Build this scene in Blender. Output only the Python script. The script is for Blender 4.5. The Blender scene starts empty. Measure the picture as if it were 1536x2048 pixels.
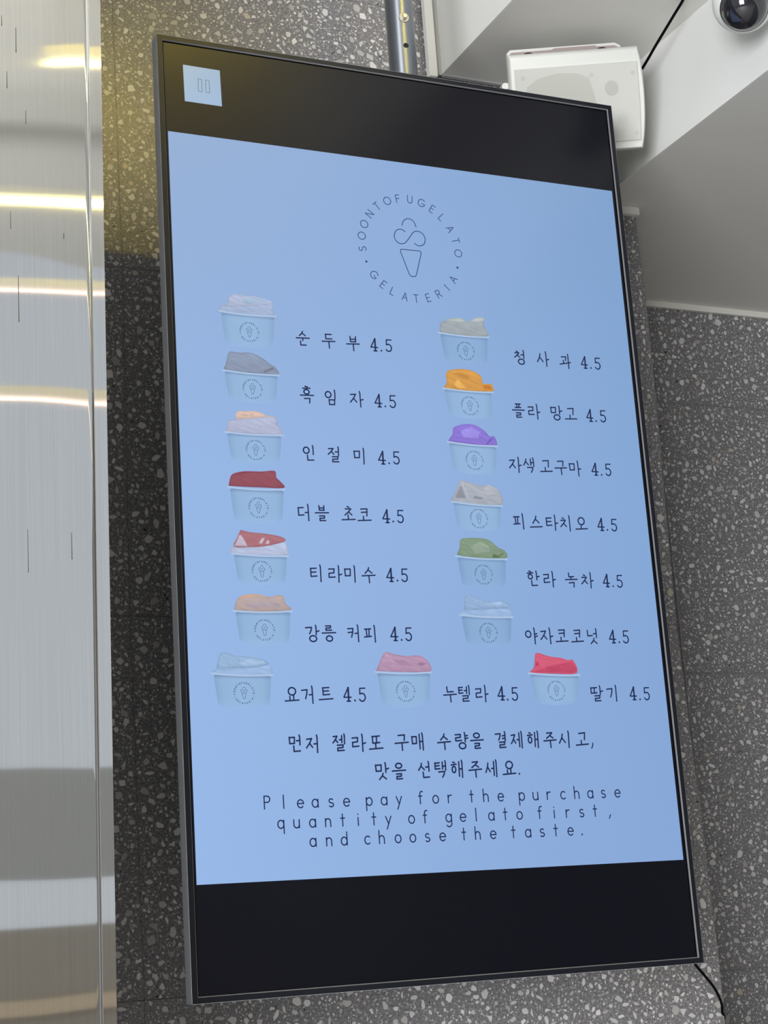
import bpy, bmesh, math, random
from mathutils import Vector, Matrix, noise
from mathutils.geometry import tessellate_polygon, delaunay_2d_cdt

# ---------------------------------------------------------------- camera, world, light, exposure
scene = bpy.context.scene
COL = scene.collection
cam_data = bpy.data.cameras.new('camera')
cam = bpy.data.objects.new('camera', cam_data)
COL.objects.link(cam)
RX = (0.9119354713, -0.4052731838, -0.0642444038)      # camera right
RY = (0.0437159656, 0.2516324206, -0.9668350633)       # camera down
RZ = (0.4079982978, 0.8788826835, 0.2471894365)        # camera forward
m = Matrix(((RX[0], -RY[0], -RZ[0], -0.9845), (RX[1], -RY[1], -RZ[1], -1.9448), (RX[2], -RY[2], -RZ[2], 1.6538), (0, 0, 0, 1)))
cam.matrix_world = m
cam_data.sensor_fit = 'VERTICAL'
cam_data.sensor_height = 24.0
cam_data.lens = 3428.618 / 2048 * 24.0
cam_data.shift_x = 23.2663 / 2048
cam_data.shift_y = -37.4862 / 2048
cam_data.clip_start = 0.05
scene.camera = cam

vs = scene.view_settings
scene.display_settings.display_device = 'sRGB'
vs.view_transform = 'Standard'
vs.look = 'None'
vs.exposure = 0.0
vs.gamma = 1.0
vs.use_curve_mapping = False

world = bpy.data.worlds.new('overcast_sky')
scene.world = world
world.use_nodes = True
wn = world.node_tree.nodes
bg = wn['Background']
bg.inputs[0].default_value = (0.86, 0.92, 1.0, 1)
bg.inputs[1].default_value = 0.60

def area_light(name, loc, target, size, power, color):
    d = bpy.data.lights.new(name, 'AREA')
    d.shape = 'SQUARE'; d.size = size; d.energy = power; d.color = color
    o = bpy.data.objects.new(name, d)
    COL.objects.link(o)
    o.location = loc
    o.rotation_euler = (Vector(target) - Vector(loc)).to_track_quat('-Z', 'Y').to_euler()
    return o
# added fill light high on the left, brightens the top of the menu wall
area_light('wall_top_fill', (-1.5, -1.75, 4.1), (0.1, 0.3, 2.9), 0.7, 8.0, (1.0, 0.97, 0.93))
# daylight from the open street side, far to the left
area_light('street_daylight', (-3.3, -3.7, 1.8), (0.2, 0.3, 2.2), 1.8, 245.0, (0.96, 0.98, 1.0))
# added fill aimed upward to brighten the unseen ceiling behind the viewer
area_light('ceiling_fill', (1.2, -3.6, 2.6), (1.2, -3.5, 4.4), 1.6, 1.0, (1.0, .93, .80))

# ---- positions on the screen, millimetres from its centre
MENU_LINES = [[('순',-165.6,206.2),('두',-129.2,206.6),('부',-94.3,205.9),('4',-63.8,205.7),('.',-53.6,198.4),('5',-42.3,206.6)],
 [('흑',-164.2,128.1),('임',-130.5,127.8),('자',-94.5,128.5),('4',-63.3,128.0),('.',-53.5,120.9),('5',-42.4,128.5)],
 [('인',-165.6,50.6),('절',-130.5,50.8),('미',-94.8,51.0),('4',-63.7,50.0),('.',-53.6,43.2),('5',-42.7,51.2)],
 [('더',-177.0,-27.7),('블',-152.9,-27.9),('초',-116.3,-27.6),('코',-94.1,-27.8),('4',-63.3,-28.6),('.',-53.6,-35.2),('5',-42.8,-27.8)],
 [('티',-165.0,-106.1),('라',-140.2,-106.3),('미',-118.2,-105.8),('수',-93.5,-106.0),('4',-63.4,-106.2),('.',-53.3,-113.1),('5',-42.9,-105.7)],
 [('강',-175.7,-183.2),('릉',-153.0,-182.5),('커',-118.6,-182.1),('피',-95.6,-182.4),('4',-63.3,-182.7),('.',-53.3,-190.2),('5',-43.0,-182.5)],
 [('청',157.5,206.1),('사',193.0,206.9),('과',229.5,206.9),('4',259.6,206.5),('.',270.0,199.2),('5',281.5,206.8)],
 [('플',146.9,128.8),('라',170.9,128.9),('망',206.2,129.0),('고',229.5,129.2),('4',259.8,128.7),('.',269.7,121.2),('5',281.6,129.2)],
 [('자',134.3,51.3),('색',156.5,51.6),('고',182.2,51.5),('구',205.3,51.7),('마',227.5,51.0),('4',259.5,51.0),('.',269.8,43.5),('5',281.2,51.6)],
 [('피',133.3,-27.4),('스',158.5,-28.3),('타',182.8,-27.4),('치',205.5,-27.4),('오',229.3,-27.4),('4',260.2,-27.5),('.',270.2,-34.7),('5',281.5,-27.3)],
 [('한',146.6,-105.9),('라',171.1,-105.7),('녹',205.3,-106.0),('차',230.0,-105.8),('4',260.0,-106.0),('.',270.2,-113.4),('5',281.3,-106.1)],
 [('야',135.6,-182.8),('자',159.0,-182.6),('코',182.3,-182.5),('코',206.1,-182.6),('넛',230.4,-182.8),('4',260.8,-183.0),('.',271.0,-190.4),('5',282.0,-182.8)],
 [('요',-207.0,-259.2),('거',-185.3,-259.3),('트',-161.9,-259.0),('4',-133.2,-259.5),('.',-123.1,-267.0),('5',-112.8,-259.6)],
 [('누',9.6,-258.8),('텔',30.8,-258.9),('라',55.1,-259.0),('4',83.7,-259.1),('.',92.6,-267.1),('5',103.7,-259.6)],
 [('딸',227.7,-259.7),('기',252.4,-259.2),('4',284.3,-259.9),('.',294.7,-267.8),('5',306.0,-260.0)],
 [('먼',-205.4,-319.3),('저',-182.6,-319.6),('젤',-147.3,-318.9),('라',-122.1,-319.3),('또',-98.4,-319.7),('구',-63.1,-318.9),('매',-40.3,-319.0)],
 [('수',-3.8,-319.0),('량',20.8,-319.1),('을',43.1,-319.2),('결',78.6,-318.8),('제',101.7,-318.8),('해',125.6,-318.9),('주',150.0,-319.1),('시',172.8,-319.4),('고',198.5,-319.5),(',',213.7,-327.7)],
 [('맛',-92.9,-355.1),('을',-69.4,-355.2),('선',-33.4,-354.8)],
 [('택',-11.1,-354.3),('해',12.3,-354.4),('주',37.5,-354.5),('세',61.3,-354.7),('요',86.4,-355.0),('.',100.5,-362.6)]]
ENGLISH_LINES = [[('P',-246.0,-396.4),('l',-224.5,-396.4),('e',-203.5,-396.4),('a',-184.3,-396.4),('s',-162.7,-396.4),('e',-142.9,-396.4),('p',-112.7,-396.4),('a',-92.5,-396.4),('y',-71.8,-396.4),('f',-41.1,-396.4),('o',-21.7,-396.4),('r',-1.1,-396.4),('t',30.0,-396.4),('h',49.9,-396.4),('e',70.7,-396.4),('p',101.2,-396.4),('u',121.7,-396.4),('r',141.5,-396.4),('c',162.3,-396.4),('h',183.2,-396.4),('a',203.1,-396.4),('s',223.5,-396.4),('e',244.5,-396.4)],
 [('q',-230.0,-420.0),('u',-209.4,-420.0),('a',-189.0,-420.0),('n',-168.2,-420.0),('t',-148.4,-420.0),('i',-128.2,-420.0),('t',-106.8,-420.0),('y',-88.0,-420.0),('o',-56.9,-420.0),('f',-36.6,-420.0),('g',-5.3,-420.0),('e',14.7,-420.0),('l',34.0,-420.0),('a',55.0,-420.0),('t',76.1,-420.0),('o',95.6,-420.0),('f',126.7,-420.0),('i',147.3,-420.0),('r',167.3,-420.0),('s',188.1,-420.0),('t',208.8,-420.0),(',',230.0,-420.0)],
 [('a',-189.8,-442.8),('n',-168.3,-442.8),('d',-149.0,-442.8),('c',-118.0,-442.8),('h',-98.3,-442.8),('o',-77.0,-442.8),('o',-56.9,-442.8),('s',-36.0,-442.8),('e',-15.7,-442.8),('t',15.2,-442.8),('h',34.2,-442.8),('e',55.5,-442.8),('t',85.7,-442.8),('a',105.9,-442.8),('s',127.1,-442.8),('t',147.6,-442.8),('e',168.3,-442.8),('.',185.4,-442.8)]]
RING = {'c': [1.1,350.2],'r': 72.8,'top': [['S',-173.2],['O',171.9],['O',157.6],['N',143.1],['T',129.4],['O',114.7],['F',101.0],['U',86.6],['G',72.4],['E',58.8],['L',44.9],['A',29.3],['T',15.1],['O',0.5]],'bot': [['G',-142.2],['E',-128.2],['L',-115.8],['A',-101.1],['T',-87.9],['E',-73.2],['R',-59.1],['I',-45.6],['A',-32.2]],'dots': [-16.7,-158.7]}
CONE = [[[-10.5,32.5],[-8.4,38.4],[-4.7,42.0],[-0.5,43.5],[4.3,42.6],[8.2,39.4],[10.8,32.3]],[[-6.5,23.6],[-10.7,26.2],[-14.8,26.3],[-19.1,24.5],[-22.4,19.8],[-23.5,14.4],[-21.6,9.3],[-17.1,5.8],[-12.3,5.4],[-7.4,7.5],[-0.5,15.6],[4.1,22.2],[7.8,25.3],[11.3,26.3],[16.1,25.8],[20.7,22.7],[23.1,17.6],[22.3,10.8],[18.8,6.7],[13.8,5.2],[9.7,5.8],[6.4,8.0]],[[-13.6,-2.8],[13.2,-2.5],[15.3,-3.9],[15.4,-6.0],[6.0,-37.5],[4.5,-40.1],[1.9,-41.2],[-2.2,-41.0],[-4.7,-38.6],[-15.7,-6.7],[-15.5,-4.0],[-13.6,-2.8]]]
CUPS = [[[-279.6,233.4],[-201.3,233.0],187.2,[[[158,175,206],[[-276.9,241.6],[-279.5,235.2],[-279.1,231.7],[-239.5,230.0],[-203.6,231.0],[-201.3,233.0],[-204.2,236.8],[-206.1,251.9],[-220.6,248.7],[-249.4,244.2]],-1],[[172,182,210],[[-267.5,243.4],[-265.9,252.4],[-262.1,256.9],[-252.3,259.1],[-241.6,257.8],[-230.9,258.5],[-220.2,256.8],[-207.8,253.9],[-205.6,251.1],[-217.1,247.3],[-247.7,243.0],[-276.1,241.4]],-1],[[158,180,207],[[-252.0,245.8],[-243.5,256.4],[-230.9,258.5],[-207.8,253.9],[-206.1,251.5],[-238.7,245.2]],1]]],
 [[-278.2,154.1],[-201.5,152.6],112.2,[[[134,147,172],[[-277.3,154.7],[-273.5,162.8],[-269.3,177.1],[-265.7,180.1],[-259.6,179.7],[-252.5,179.4],[-241.9,180.8],[-231.4,178.5],[-221.0,173.1],[-212.4,166.8],[-205.4,162.9],[-201.5,153.5],[-222.0,152.5],[-252.0,153.2]],-1],[[108,108,120],[[-226.4,153.4],[-220.8,159.1],[-209.9,164.0],[-205.2,161.2],[-209.2,158.7],[-220.2,154.4]],0]]],
 [[-278.5,72.0],[-200.6,72.2],32.7,[[[172,178,204],[[-278.5,72.3],[-274.6,81.1],[-273.5,87.2],[-255.0,91.8],[-211.6,97.2],[-207.8,87.0],[-201.1,72.7],[-229.8,71.5],[-264.7,71.8]],-1],[[212,184,172],[[-262.9,90.4],[-262.9,97.3],[-258.9,101.0],[-252.5,101.1],[-245.8,102.2],[-237.0,102.1],[-228.2,100.9],[-221.4,97.4],[-211.6,97.2],[-228.6,94.7],[-249.8,91.6]],-1],[[192,152,146],[[-257.4,95.9],[-252.6,98.8],[-246.0,96.3],[-240.6,99.6],[-237.3,96.9],[-246.2,94.1]],1]]],
 [[-278.0,0.5],[-201.4,0.7],-45.7,[[[142,74,88],[[-276.9,2.2],[-273.4,15.0],[-267.1,19.5],[-253.2,22.4],[-232.3,23.0],[-214.1,24.8],[-212.5,16.3],[-206.6,10.6],[-202.6,2.8],[-233.3,2.1],[-259.3,1.9]],-1],[[112,50,62],[[-273.4,15.0],[-267.1,19.5],[-253.2,22.4],[-232.3,23.0],[-214.1,24.8],[-228.9,20.9],[-249.8,19.6]],0]]],
 [[-276.6,-84.3],[-202.0,-85.5],-124.1,[[[176,186,214],[[-278.9,-78.0],[-277.1,-76.2],[-252.0,-75.4],[-207.9,-66.9],[-204.3,-68.6],[-201.4,-81.7],[-203.4,-84.9],[-234.5,-86.5],[-270.3,-84.6],[-278.2,-81.4]],-1],[[166,108,116],[[-263.8,-53.7],[-251.0,-56.2],[-232.9,-57.3],[-214.8,-59.6],[-204.9,-63.3],[-207.9,-67.5],[-233.8,-73.9],[-253.8,-75.4],[-273.5,-75.2],[-268.4,-62.9]],-1],[[190,182,200],[[-274.4,-75.2],[-266.4,-59.3],[-262.9,-59.2],[-258.3,-66.0],[-253.8,-75.4]],1],[[200,200,214],[[-241.7,-69.8],[-235.9,-61.8],[-230.5,-62.4],[-236.4,-72.3]],1],[[200,200,214],[[-233.7,-71.8],[-228.8,-64.1],[-225.2,-66.6],[-226.4,-71.1]],1],[[168,108,128],[[-266.7,-82.8],[-238.0,-84.5],[-237.1,-85.9],[-265.0,-84.4]],0]]],
 [[-278.2,-156.2],[-201.0,-155.5],-199.2,[[[178,160,158],[[-277.2,-154.2],[-272.1,-141.3],[-263.9,-136.0],[-249.5,-134.4],[-237.0,-136.0],[-229.9,-137.9],[-217.1,-135.1],[-210.9,-137.6],[-208.6,-146.2],[-201.8,-153.8],[-229.1,-156.0],[-264.9,-156.0]],-1],[[206,162,136],[[-272.2,-142.2],[-263.9,-136.0],[-249.5,-134.4],[-237.9,-136.0],[-231.7,-138.0],[-249.7,-138.7],[-265.9,-141.2],[-270.6,-145.6]],0],[[170,156,164],[[-266.1,-145.5],[-237.4,-142.4],[-215.7,-142.8],[-214.4,-151.4],[-255.8,-153.0]],0]]],
 [[33.5,231.3],[110.7,231.0],188.7,[[[156,165,172],[[35.5,232.0],[38.3,247.2],[45.7,248.4],[49.1,252.9],[69.2,255.6],[80.8,251.6],[91.4,257.7],[104.6,259.8],[104.6,248.4],[108.0,241.2],[110.3,233.4],[88.9,230.5],[59.0,230.3]],-1],[[180,188,188],[[45.7,248.4],[49.1,252.9],[69.2,255.6],[80.8,251.6],[91.4,257.7],[104.0,259.8],[104.0,253.1],[80.6,249.7]],0]]],
 [[33.4,152.3],[109.8,151.7],111.3,[[[208,150,72],[[34.4,152.9],[40.4,161.1],[40.5,174.0],[48.8,179.8],[70.7,182.2],[84.4,179.2],[93.8,173.4],[95.9,163.3],[106.9,164.1],[110.9,158.8],[108.9,153.1],[81.9,151.2],[52.3,151.8]],-1],[[230,178,92],[[49.1,159.9],[57.6,167.9],[64.9,161.1],[72.2,154.2],[56.4,153.1]],0],[[192,118,46],[[92.8,162.2],[104.8,163.1],[110.4,158.4],[108.0,153.8],[96.1,154.4]],0],[[192,136,62],[[44.4,174.3],[62.5,178.4],[79.9,173.3],[73.3,166.3],[59.8,169.9]],0]]],
 [[33.9,77.5],[109.7,75.5],33.4,[[[134,114,206],[[34.7,77.9],[43.0,88.9],[44.7,97.2],[53.9,101.9],[69.8,104.6],[81.4,102.2],[92.7,95.6],[99.0,88.6],[106.0,89.4],[109.2,76.8],[92.8,75.1],[61.5,77.0]],-1],[[98,78,176],[[89.9,75.7],[97.8,85.8],[106.0,89.4],[103.6,84.3],[96.0,77.1]],0],[[152,138,222],[[53.3,95.0],[71.5,101.6],[86.6,94.3],[81.8,84.0],[58.2,83.5]],0]]],
 [[33.2,-4.8],[109.2,-7.8],-45.0,[[[164,170,182],[[32.3,-3.0],[41.1,9.8],[49.2,25.3],[66.4,21.7],[85.7,19.0],[91.8,21.1],[103.2,16.2],[108.1,9.3],[109.4,-5.4],[77.4,-7.9],[38.8,-6.7]],-1],[[138,142,152],[[37.4,-0.2],[46.6,17.2],[50.7,20.0],[56.7,-0.2]],0],[[134,138,148],[[64.5,0.1],[68.0,6.6],[84.3,3.2],[78.0,-1.0]],0],[[190,196,206],[[49.2,25.3],[52.5,22.8],[62.1,-0.9],[59.1,-1.9],[50.6,19.2]],0],[[174,178,186],[[85.7,19.0],[91.8,21.1],[103.2,16.2],[106.5,9.2],[86.4,4.7],[79.2,11.5]],0]]],
 [[33.2,-78.5],[109.5,-80.5],-122.4,[[[126,148,124],[[35.3,-76.6],[40.2,-66.4],[42.1,-56.2],[51.4,-53.5],[71.8,-52.8],[85.8,-55.6],[97.3,-64.6],[107.1,-68.9],[109.8,-78.1],[89.6,-81.1],[59.2,-80.1]],-1],[[90,112,78],[[86.6,-80.6],[88.4,-72.2],[96.3,-74.8],[105.0,-69.9],[106.7,-73.5],[97.9,-79.4]],0],[[144,160,142],[[54.5,-64.1],[71.5,-56.1],[85.1,-63.1],[86.3,-72.3],[61.6,-75.8]],0]]],
 [[32.4,-156.6],[110.5,-158.5],-199.3,[[[150,178,216],[[32.7,-153.9],[39.0,-150.2],[63.2,-148.3],[104.0,-145.4],[110.7,-156.3],[106.8,-158.5],[70.0,-161.4],[35.3,-157.4]],-1],[[144,172,208],[[39.4,-149.2],[44.7,-130.2],[64.3,-135.2],[80.2,-138.6],[94.6,-136.5],[105.5,-139.9],[105.9,-146.3],[73.2,-148.1],[53.0,-149.6]],-1],[[160,187,222],[[53.6,-142.7],[80.2,-138.9],[94.5,-137.4],[100.2,-141.9],[79.5,-145.9]],1]]],
 [[-309.6,-233.4],[-230.8,-235.2],-277.6,[[[152,180,218],[[-309.6,-232.2],[-303.2,-228.5],[-270.5,-226.6],[-235.4,-222.9],[-230.7,-233.9],[-234.2,-236.3],[-271.1,-238.5],[-307.3,-235.2]],-1],[[144,174,208],[[-303.1,-227.6],[-296.5,-207.9],[-279.4,-211.1],[-260.2,-212.8],[-240.9,-216.4],[-235.4,-221.9],[-253.1,-225.7],[-280.1,-226.6]],-1],[[162,189,222],[[-279.9,-222.1],[-260.3,-214.3],[-241.0,-217.3],[-239.3,-221.6],[-264.7,-224.8]],1]]],
 [[-93.0,-231.3],[-14.6,-231.8],-276.8,[[[176,142,172],[[-91.9,-230.0],[-86.4,-219.6],[-77.8,-206.2],[-64.8,-208.4],[-48.2,-210.8],[-31.3,-209.8],[-21.0,-214.5],[-16.5,-219.3],[-16.0,-230.9],[-49.8,-231.3]],-1],[[198,168,194],[[-77.8,-206.2],[-75.6,-207.7],[-59.7,-223.7],[-62.3,-225.2],[-78.4,-210.0]],0],[[154,120,152],[[-38.6,-222.3],[-29.7,-217.5],[-17.2,-219.3],[-27.2,-224.7]],0],[[164,132,162],[[-75.5,-211.9],[-50.7,-215.6],[-38.7,-224.2],[-57.5,-223.3]],0]]],
 [[126.8,-232.6],[204.2,-235.2],-275.9,[[[206,90,118],[[127.6,-232.0],[135.9,-224.5],[139.0,-209.3],[143.3,-205.6],[160.9,-210.2],[179.3,-212.2],[188.3,-215.2],[196.5,-215.1],[200.5,-232.5],[165.4,-233.2]],-1],[[190,72,102],[[128.7,-232.0],[135.9,-228.9],[154.9,-223.0],[188.2,-216.6],[195.7,-216.2],[200.1,-232.1],[165.5,-232.8]],0],[[166,52,84],[[137.1,-221.5],[141.9,-215.4],[145.2,-221.4],[140.9,-224.5]],0]]]]
random.seed(7)
TVZ = 2.2                      # height of the screen centre

# ---------------------------------------------------------------- helpers
def lin(c):
    r = []
    for v in c:
        v = v / 255.0
        r.append(v / 12.92 if v <= 0.04045 else ((v + 0.055) / 1.055) ** 2.4)
    return r

def mat(name, color, rough=0.5, metal=0.0, spec=0.5, **kw):
    m = bpy.data.materials.new(name); m.use_nodes = True
    b = m.node_tree.nodes['Principled BSDF']
    b.inputs['Base Color'].default_value = (*color, 1)
    b.inputs['Roughness'].default_value = rough
    b.inputs['Metallic'].default_value = metal
    b.inputs['Specular IOR Level'].default_value = spec
    for k, v in kw.items():
        b.inputs[k.replace('_', ' ')].default_value = v
    return m

def link(name, me, parent=None):
    o = bpy.data.objects.new(name, me); COL.objects.link(o)
    if parent is not None:
        o.parent = parent
        o.matrix_parent_inverse = Matrix.Identity(4)
    return o

def wloc(o):
    v = Vector((0, 0, 0))
    while o is not None:
        v += o.location; o = o.parent
    return v

def mesh(name, verts, faces, material, parent=None, colors=None, smooth=False, origin=None):
    """verts are given in world coordinates; colors one rgb per vertex"""
    off = wloc(parent) if parent is not None else Vector((0, 0, 0))
    loc = Vector(origin) - off if origin is not None else Vector((0, 0, 0))
    off = off + loc
    me = bpy.data.meshes.new(name)
    me.from_pydata([(v[0] - off.x, v[1] - off.y, v[2] - off.z) for v in verts], [], faces)
    if isinstance(material, (list, tuple)):
        for x in material: me.materials.append(x)
    else:
        me.materials.append(material)
    if colors is not None:
        at = me.color_attributes.new('col', 'FLOAT_COLOR', 'POINT')
        flat = []
        for c in colors: flat += [c[0], c[1], c[2], 1.0]
        at.data.foreach_set('color', flat)
    if smooth:
        for p in me.polygons: p.use_smooth = True
    me.update()
    o = link(name, me, parent)
    o.location = loc
    return o

def from_bm(name, bm, material, parent=None, smooth=False, origin=None, M=None):
    if M is not None: bmesh.ops.transform(bm, matrix=M, verts=bm.verts)
    bmesh.ops.recalc_face_normals(bm, faces=bm.faces)
    bm.verts.index_update()
    vs_ = [v.co.copy() for v in bm.verts]
    fs_ = [[v.index for v in f.verts] for f in bm.faces]
    bm.free()
    o = mesh(name, vs_, fs_, material, parent, smooth=smooth, origin=origin)
    if smooth:
        md = None
        for e in o.data.edges: pass
        o.data.shade_smooth() if hasattr(o.data, 'shade_smooth') else None
        try: o.data.set_sharp_from_angle(angle=math.radians(40))
        except Exception: pass
    return o

def box_bm(x0, x1, y0, y1, z0, z1, bevel=0.0, seg=2, bm=None):
    b2 = bmesh.new()
    bmesh.ops.create_cube(b2, size=1)
    for v in b2.verts:
        v.co = Vector((x0 + (v.co.x + .5) * (x1 - x0), y0 + (v.co.y + .5) * (y1 - y0), z0 + (v.co.z + .5) * (z1 - z0)))
    if bevel > 0:
        bmesh.ops.bevel(b2, geom=list(b2.edges), offset=bevel, segments=seg, affect='EDGES', profile=0.5)
    return b2

def box(name, x0, x1, y0, y1, z0, z1, material, parent=None, bevel=0.0, seg=2, M=None, origin=None):
    return from_bm(name, box_bm(x0, x1, y0, y1, z0, z1, bevel, seg), material, parent, smooth=bevel > 0, M=M, origin=origin)

def lathe_bm(profile, seg=40):
    """profile: list of (r, z); around local Z"""
    bm = bmesh.new(); rings = []
    for r, z in profile:
        if r < 1e-6: rings.append([bm.verts.new((0, 0, z))])
        else: rings.append([bm.verts.new((r * math.cos(2 * math.pi * i / seg), r * math.sin(2 * math.pi * i / seg), z)) for i in range(seg)])
    for a, b in zip(rings, rings[1:]):
        for i in range(seg):
            j = (i + 1) % seg
            if len(a) == 1 and len(b) == 1: continue
            if len(a) == 1: bm.faces.new((a[0], b[i], b[j]))
            elif len(b) == 1: bm.faces.new((a[i], a[j], b[0]))
            else: bm.faces.new((a[i], a[j], b[j], b[i]))
    return bm

def tube_bm(pts, r, seg=10):
    bm = bmesh.new(); rings = []
    pts = [Vector(p) for p in pts]; up = None
    for i, p in enumerate(pts):
        t = (pts[min(i + 1, len(pts) - 1)] - pts[max(i - 1, 0)]).normalized()
        if up is None:
            up = t.orthogonal().normalized()
        up = (up - t * up.dot(t)).normalized(); s = t.cross(up)
        rings.append([bm.verts.new(p + (up * math.cos(a) + s * math.sin(a)) * r) for a in [2 * math.pi * k / seg for k in range(seg)]])
    for a, b in zip(rings, rings[1:]):
        for i in range(seg):
            j = (i + 1) % seg; bm.faces.new((a[i], a[j], b[j], b[i]))
    bm.faces.new(rings[0]); bm.faces.new(rings[-1])
    return bm

def spline(pts, n=10):
    pts = [Vector(p) for p in pts]; out = []
    P = [pts[0] * 2 - pts[1]] + pts + [pts[-1] * 2 - pts[-2]]
    for i in range(1, len(P) - 2):
        for k in range(n):
            t = k / n
            out.append(.5 * ((2 * P[i]) + (P[i + 1] - P[i - 1]) * t + (2 * P[i - 1] - 5 * P[i] + 4 * P[i + 1] - P[i + 2]) * t * t + (3 * P[i] - P[i - 1] - 3 * P[i + 1] + P[i + 2]) * t ** 3))
    out.append(pts[-1])
    return out

def empty(name, loc, label, cat, group=None):
    o = bpy.data.objects.new(name, None); COL.objects.link(o); o.location = loc
    o.empty_display_size = .05
    o['label'] = label; o['category'] = cat
    if group: o['group'] = group
    return o

def struct(o):
    o['kind'] = 'structure'; return o

def frame(c, x, y, z):
    return Matrix(((x[0], y[0], z[0], c[0]), (x[1], y[1], z[1], c[1]), (x[2], y[2], z[2], c[2]), (0, 0, 0, 1)))

# ---------------------------------------------------------------- materials
def paint(name, color, rough=.55):
    m = mat(name, color, rough, spec=.3)
    nt = m.node_tree; b = nt.nodes['Principled BSDF']
    tc = nt.nodes.new('ShaderNodeTexCoord'); n = nt.nodes.new('ShaderNodeTexNoise'); n.inputs['Scale'].default_value = 240; n.inputs['Detail'].default_value = 4
    bp = nt.nodes.new('ShaderNodeBump'); bp.inputs['Strength'].default_value = .06; bp.inputs['Distance'].default_value = .002
    nt.links.new(tc.outputs['Object'], n.inputs['Vector']); nt.links.new(n.outputs['Fac'], bp.inputs['Height']); nt.links.new(bp.outputs['Normal'], b.inputs['Normal'])
    n2 = nt.nodes.new('ShaderNodeTexNoise'); n2.inputs['Scale'].default_value = 2.2; n2.inputs['Detail'].default_value = 3
    mx = nt.nodes.new('ShaderNodeMix'); mx.data_type = 'RGBA'
    mx.inputs['A'].default_value = (*[c * .96 for c in color], 1); mx.inputs['B'].default_value = (*color, 1)
    nt.links.new(tc.outputs['Object'], n2.inputs['Vector']); nt.links.new(n2.outputs['Fac'], mx.inputs['Factor']); nt.links.new(mx.outputs['Result'], b.inputs['Base Color'])
    return m
WHITE = paint('white_paint', (.74, .74, .72))
CEIL = paint('ceiling_paint', (.70, .69, .66))
TRIM = mat('trim_plastic', (.72, .71, .66), .4)
GREY = mat('channel_grey', (.36, .36, .35), .5)

def terrazzo():
    m = mat('terrazzo_matrix', (.1, .1, .1), .26, spec=.45)
    nt = m.node_tree; b = nt.nodes['Principled BSDF']; L = nt.links.new
    tc = nt.nodes.new('ShaderNodeTexCoord')
    n = nt.nodes.new('ShaderNodeTexNoise'); n.inputs['Scale'].default_value = 300; n.inputs['Detail'].default_value = 5; n.inputs['Roughness'].default_value = .75
    r = nt.nodes.new('ShaderNodeValToRGB'); e = r.color_ramp.elements
    e[0].position = .32; e[0].color = (.085, .080, .085, 1); e[1].position = .78; e[1].color = (.38, .37, .375, 1)
    k = e.new(.5); k.color = (.188, .182, .190, 1)
    v = nt.nodes.new('ShaderNodeTexVoronoi'); v.feature = 'DISTANCE_TO_EDGE'; v.inputs['Scale'].default_value = 420
    v2 = nt.nodes.new('ShaderNodeTexVoronoi'); v2.inputs['Scale'].default_value = 420
    sep = nt.nodes.new('ShaderNodeSeparateColor')
    th = nt.nodes.new('ShaderNodeMath'); th.operation = 'GREATER_THAN'; th.inputs[1].default_value = .86
    ed = nt.nodes.new('ShaderNodeMath'); ed.operation = 'GREATER_THAN'; ed.inputs[1].default_value = .16
    mu = nt.nodes.new('ShaderNodeMath'); mu.operation = 'MULTIPLY'
    mx = nt.nodes.new('ShaderNodeMix'); mx.data_type = 'RGBA'; mx.inputs['B'].default_value = (.46, .44, .41, 1)
    for t in (n, v, v2): L(tc.outputs['Object'], t.inputs['Vector'])
    L(n.outputs['Fac'], r.inputs['Fac']); L(v2.outputs['Color'], sep.inputs['Color']); L(sep.outputs[0], th.inputs[0]); L(v.outputs['Distance'], ed.inputs[0])
    L(th.outputs[0], mu.inputs[0]); L(ed.outputs[0], mu.inputs[1]); L(mu.outputs[0], mx.inputs['Factor']); L(r.outputs['Color'], mx.inputs['A']); L(mx.outputs['Result'], b.inputs['Base Color'])
    return m
TERR = terrazzo()

def vcol_mat(name, rough, spec, emit=False):
    m = bpy.data.materials.new(name); m.use_nodes = True
    nt = m.node_tree; b = nt.nodes['Principled BSDF']
    a = nt.nodes.new('ShaderNodeAttribute'); a.attribute_name = 'col'
    b.inputs['Roughness'].default_value = rough; b.inputs['Specular IOR Level'].default_value = spec
    if emit:
        b.inputs['Base Color'].default_value = (.002, .002, .003, 1)
        nt.links.new(a.outputs['Color'], b.inputs['Emission Color']); b.inputs['Emission Strength'].default_value = 1.0
    else:
        nt.links.new(a.outputs['Color'], b.inputs['Base Color'])
    return m
CHIP = vcol_mat('stone_chip', .26, .45)
SCREEN = vcol_mat('lit_screen', .24, .34, True)

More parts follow.
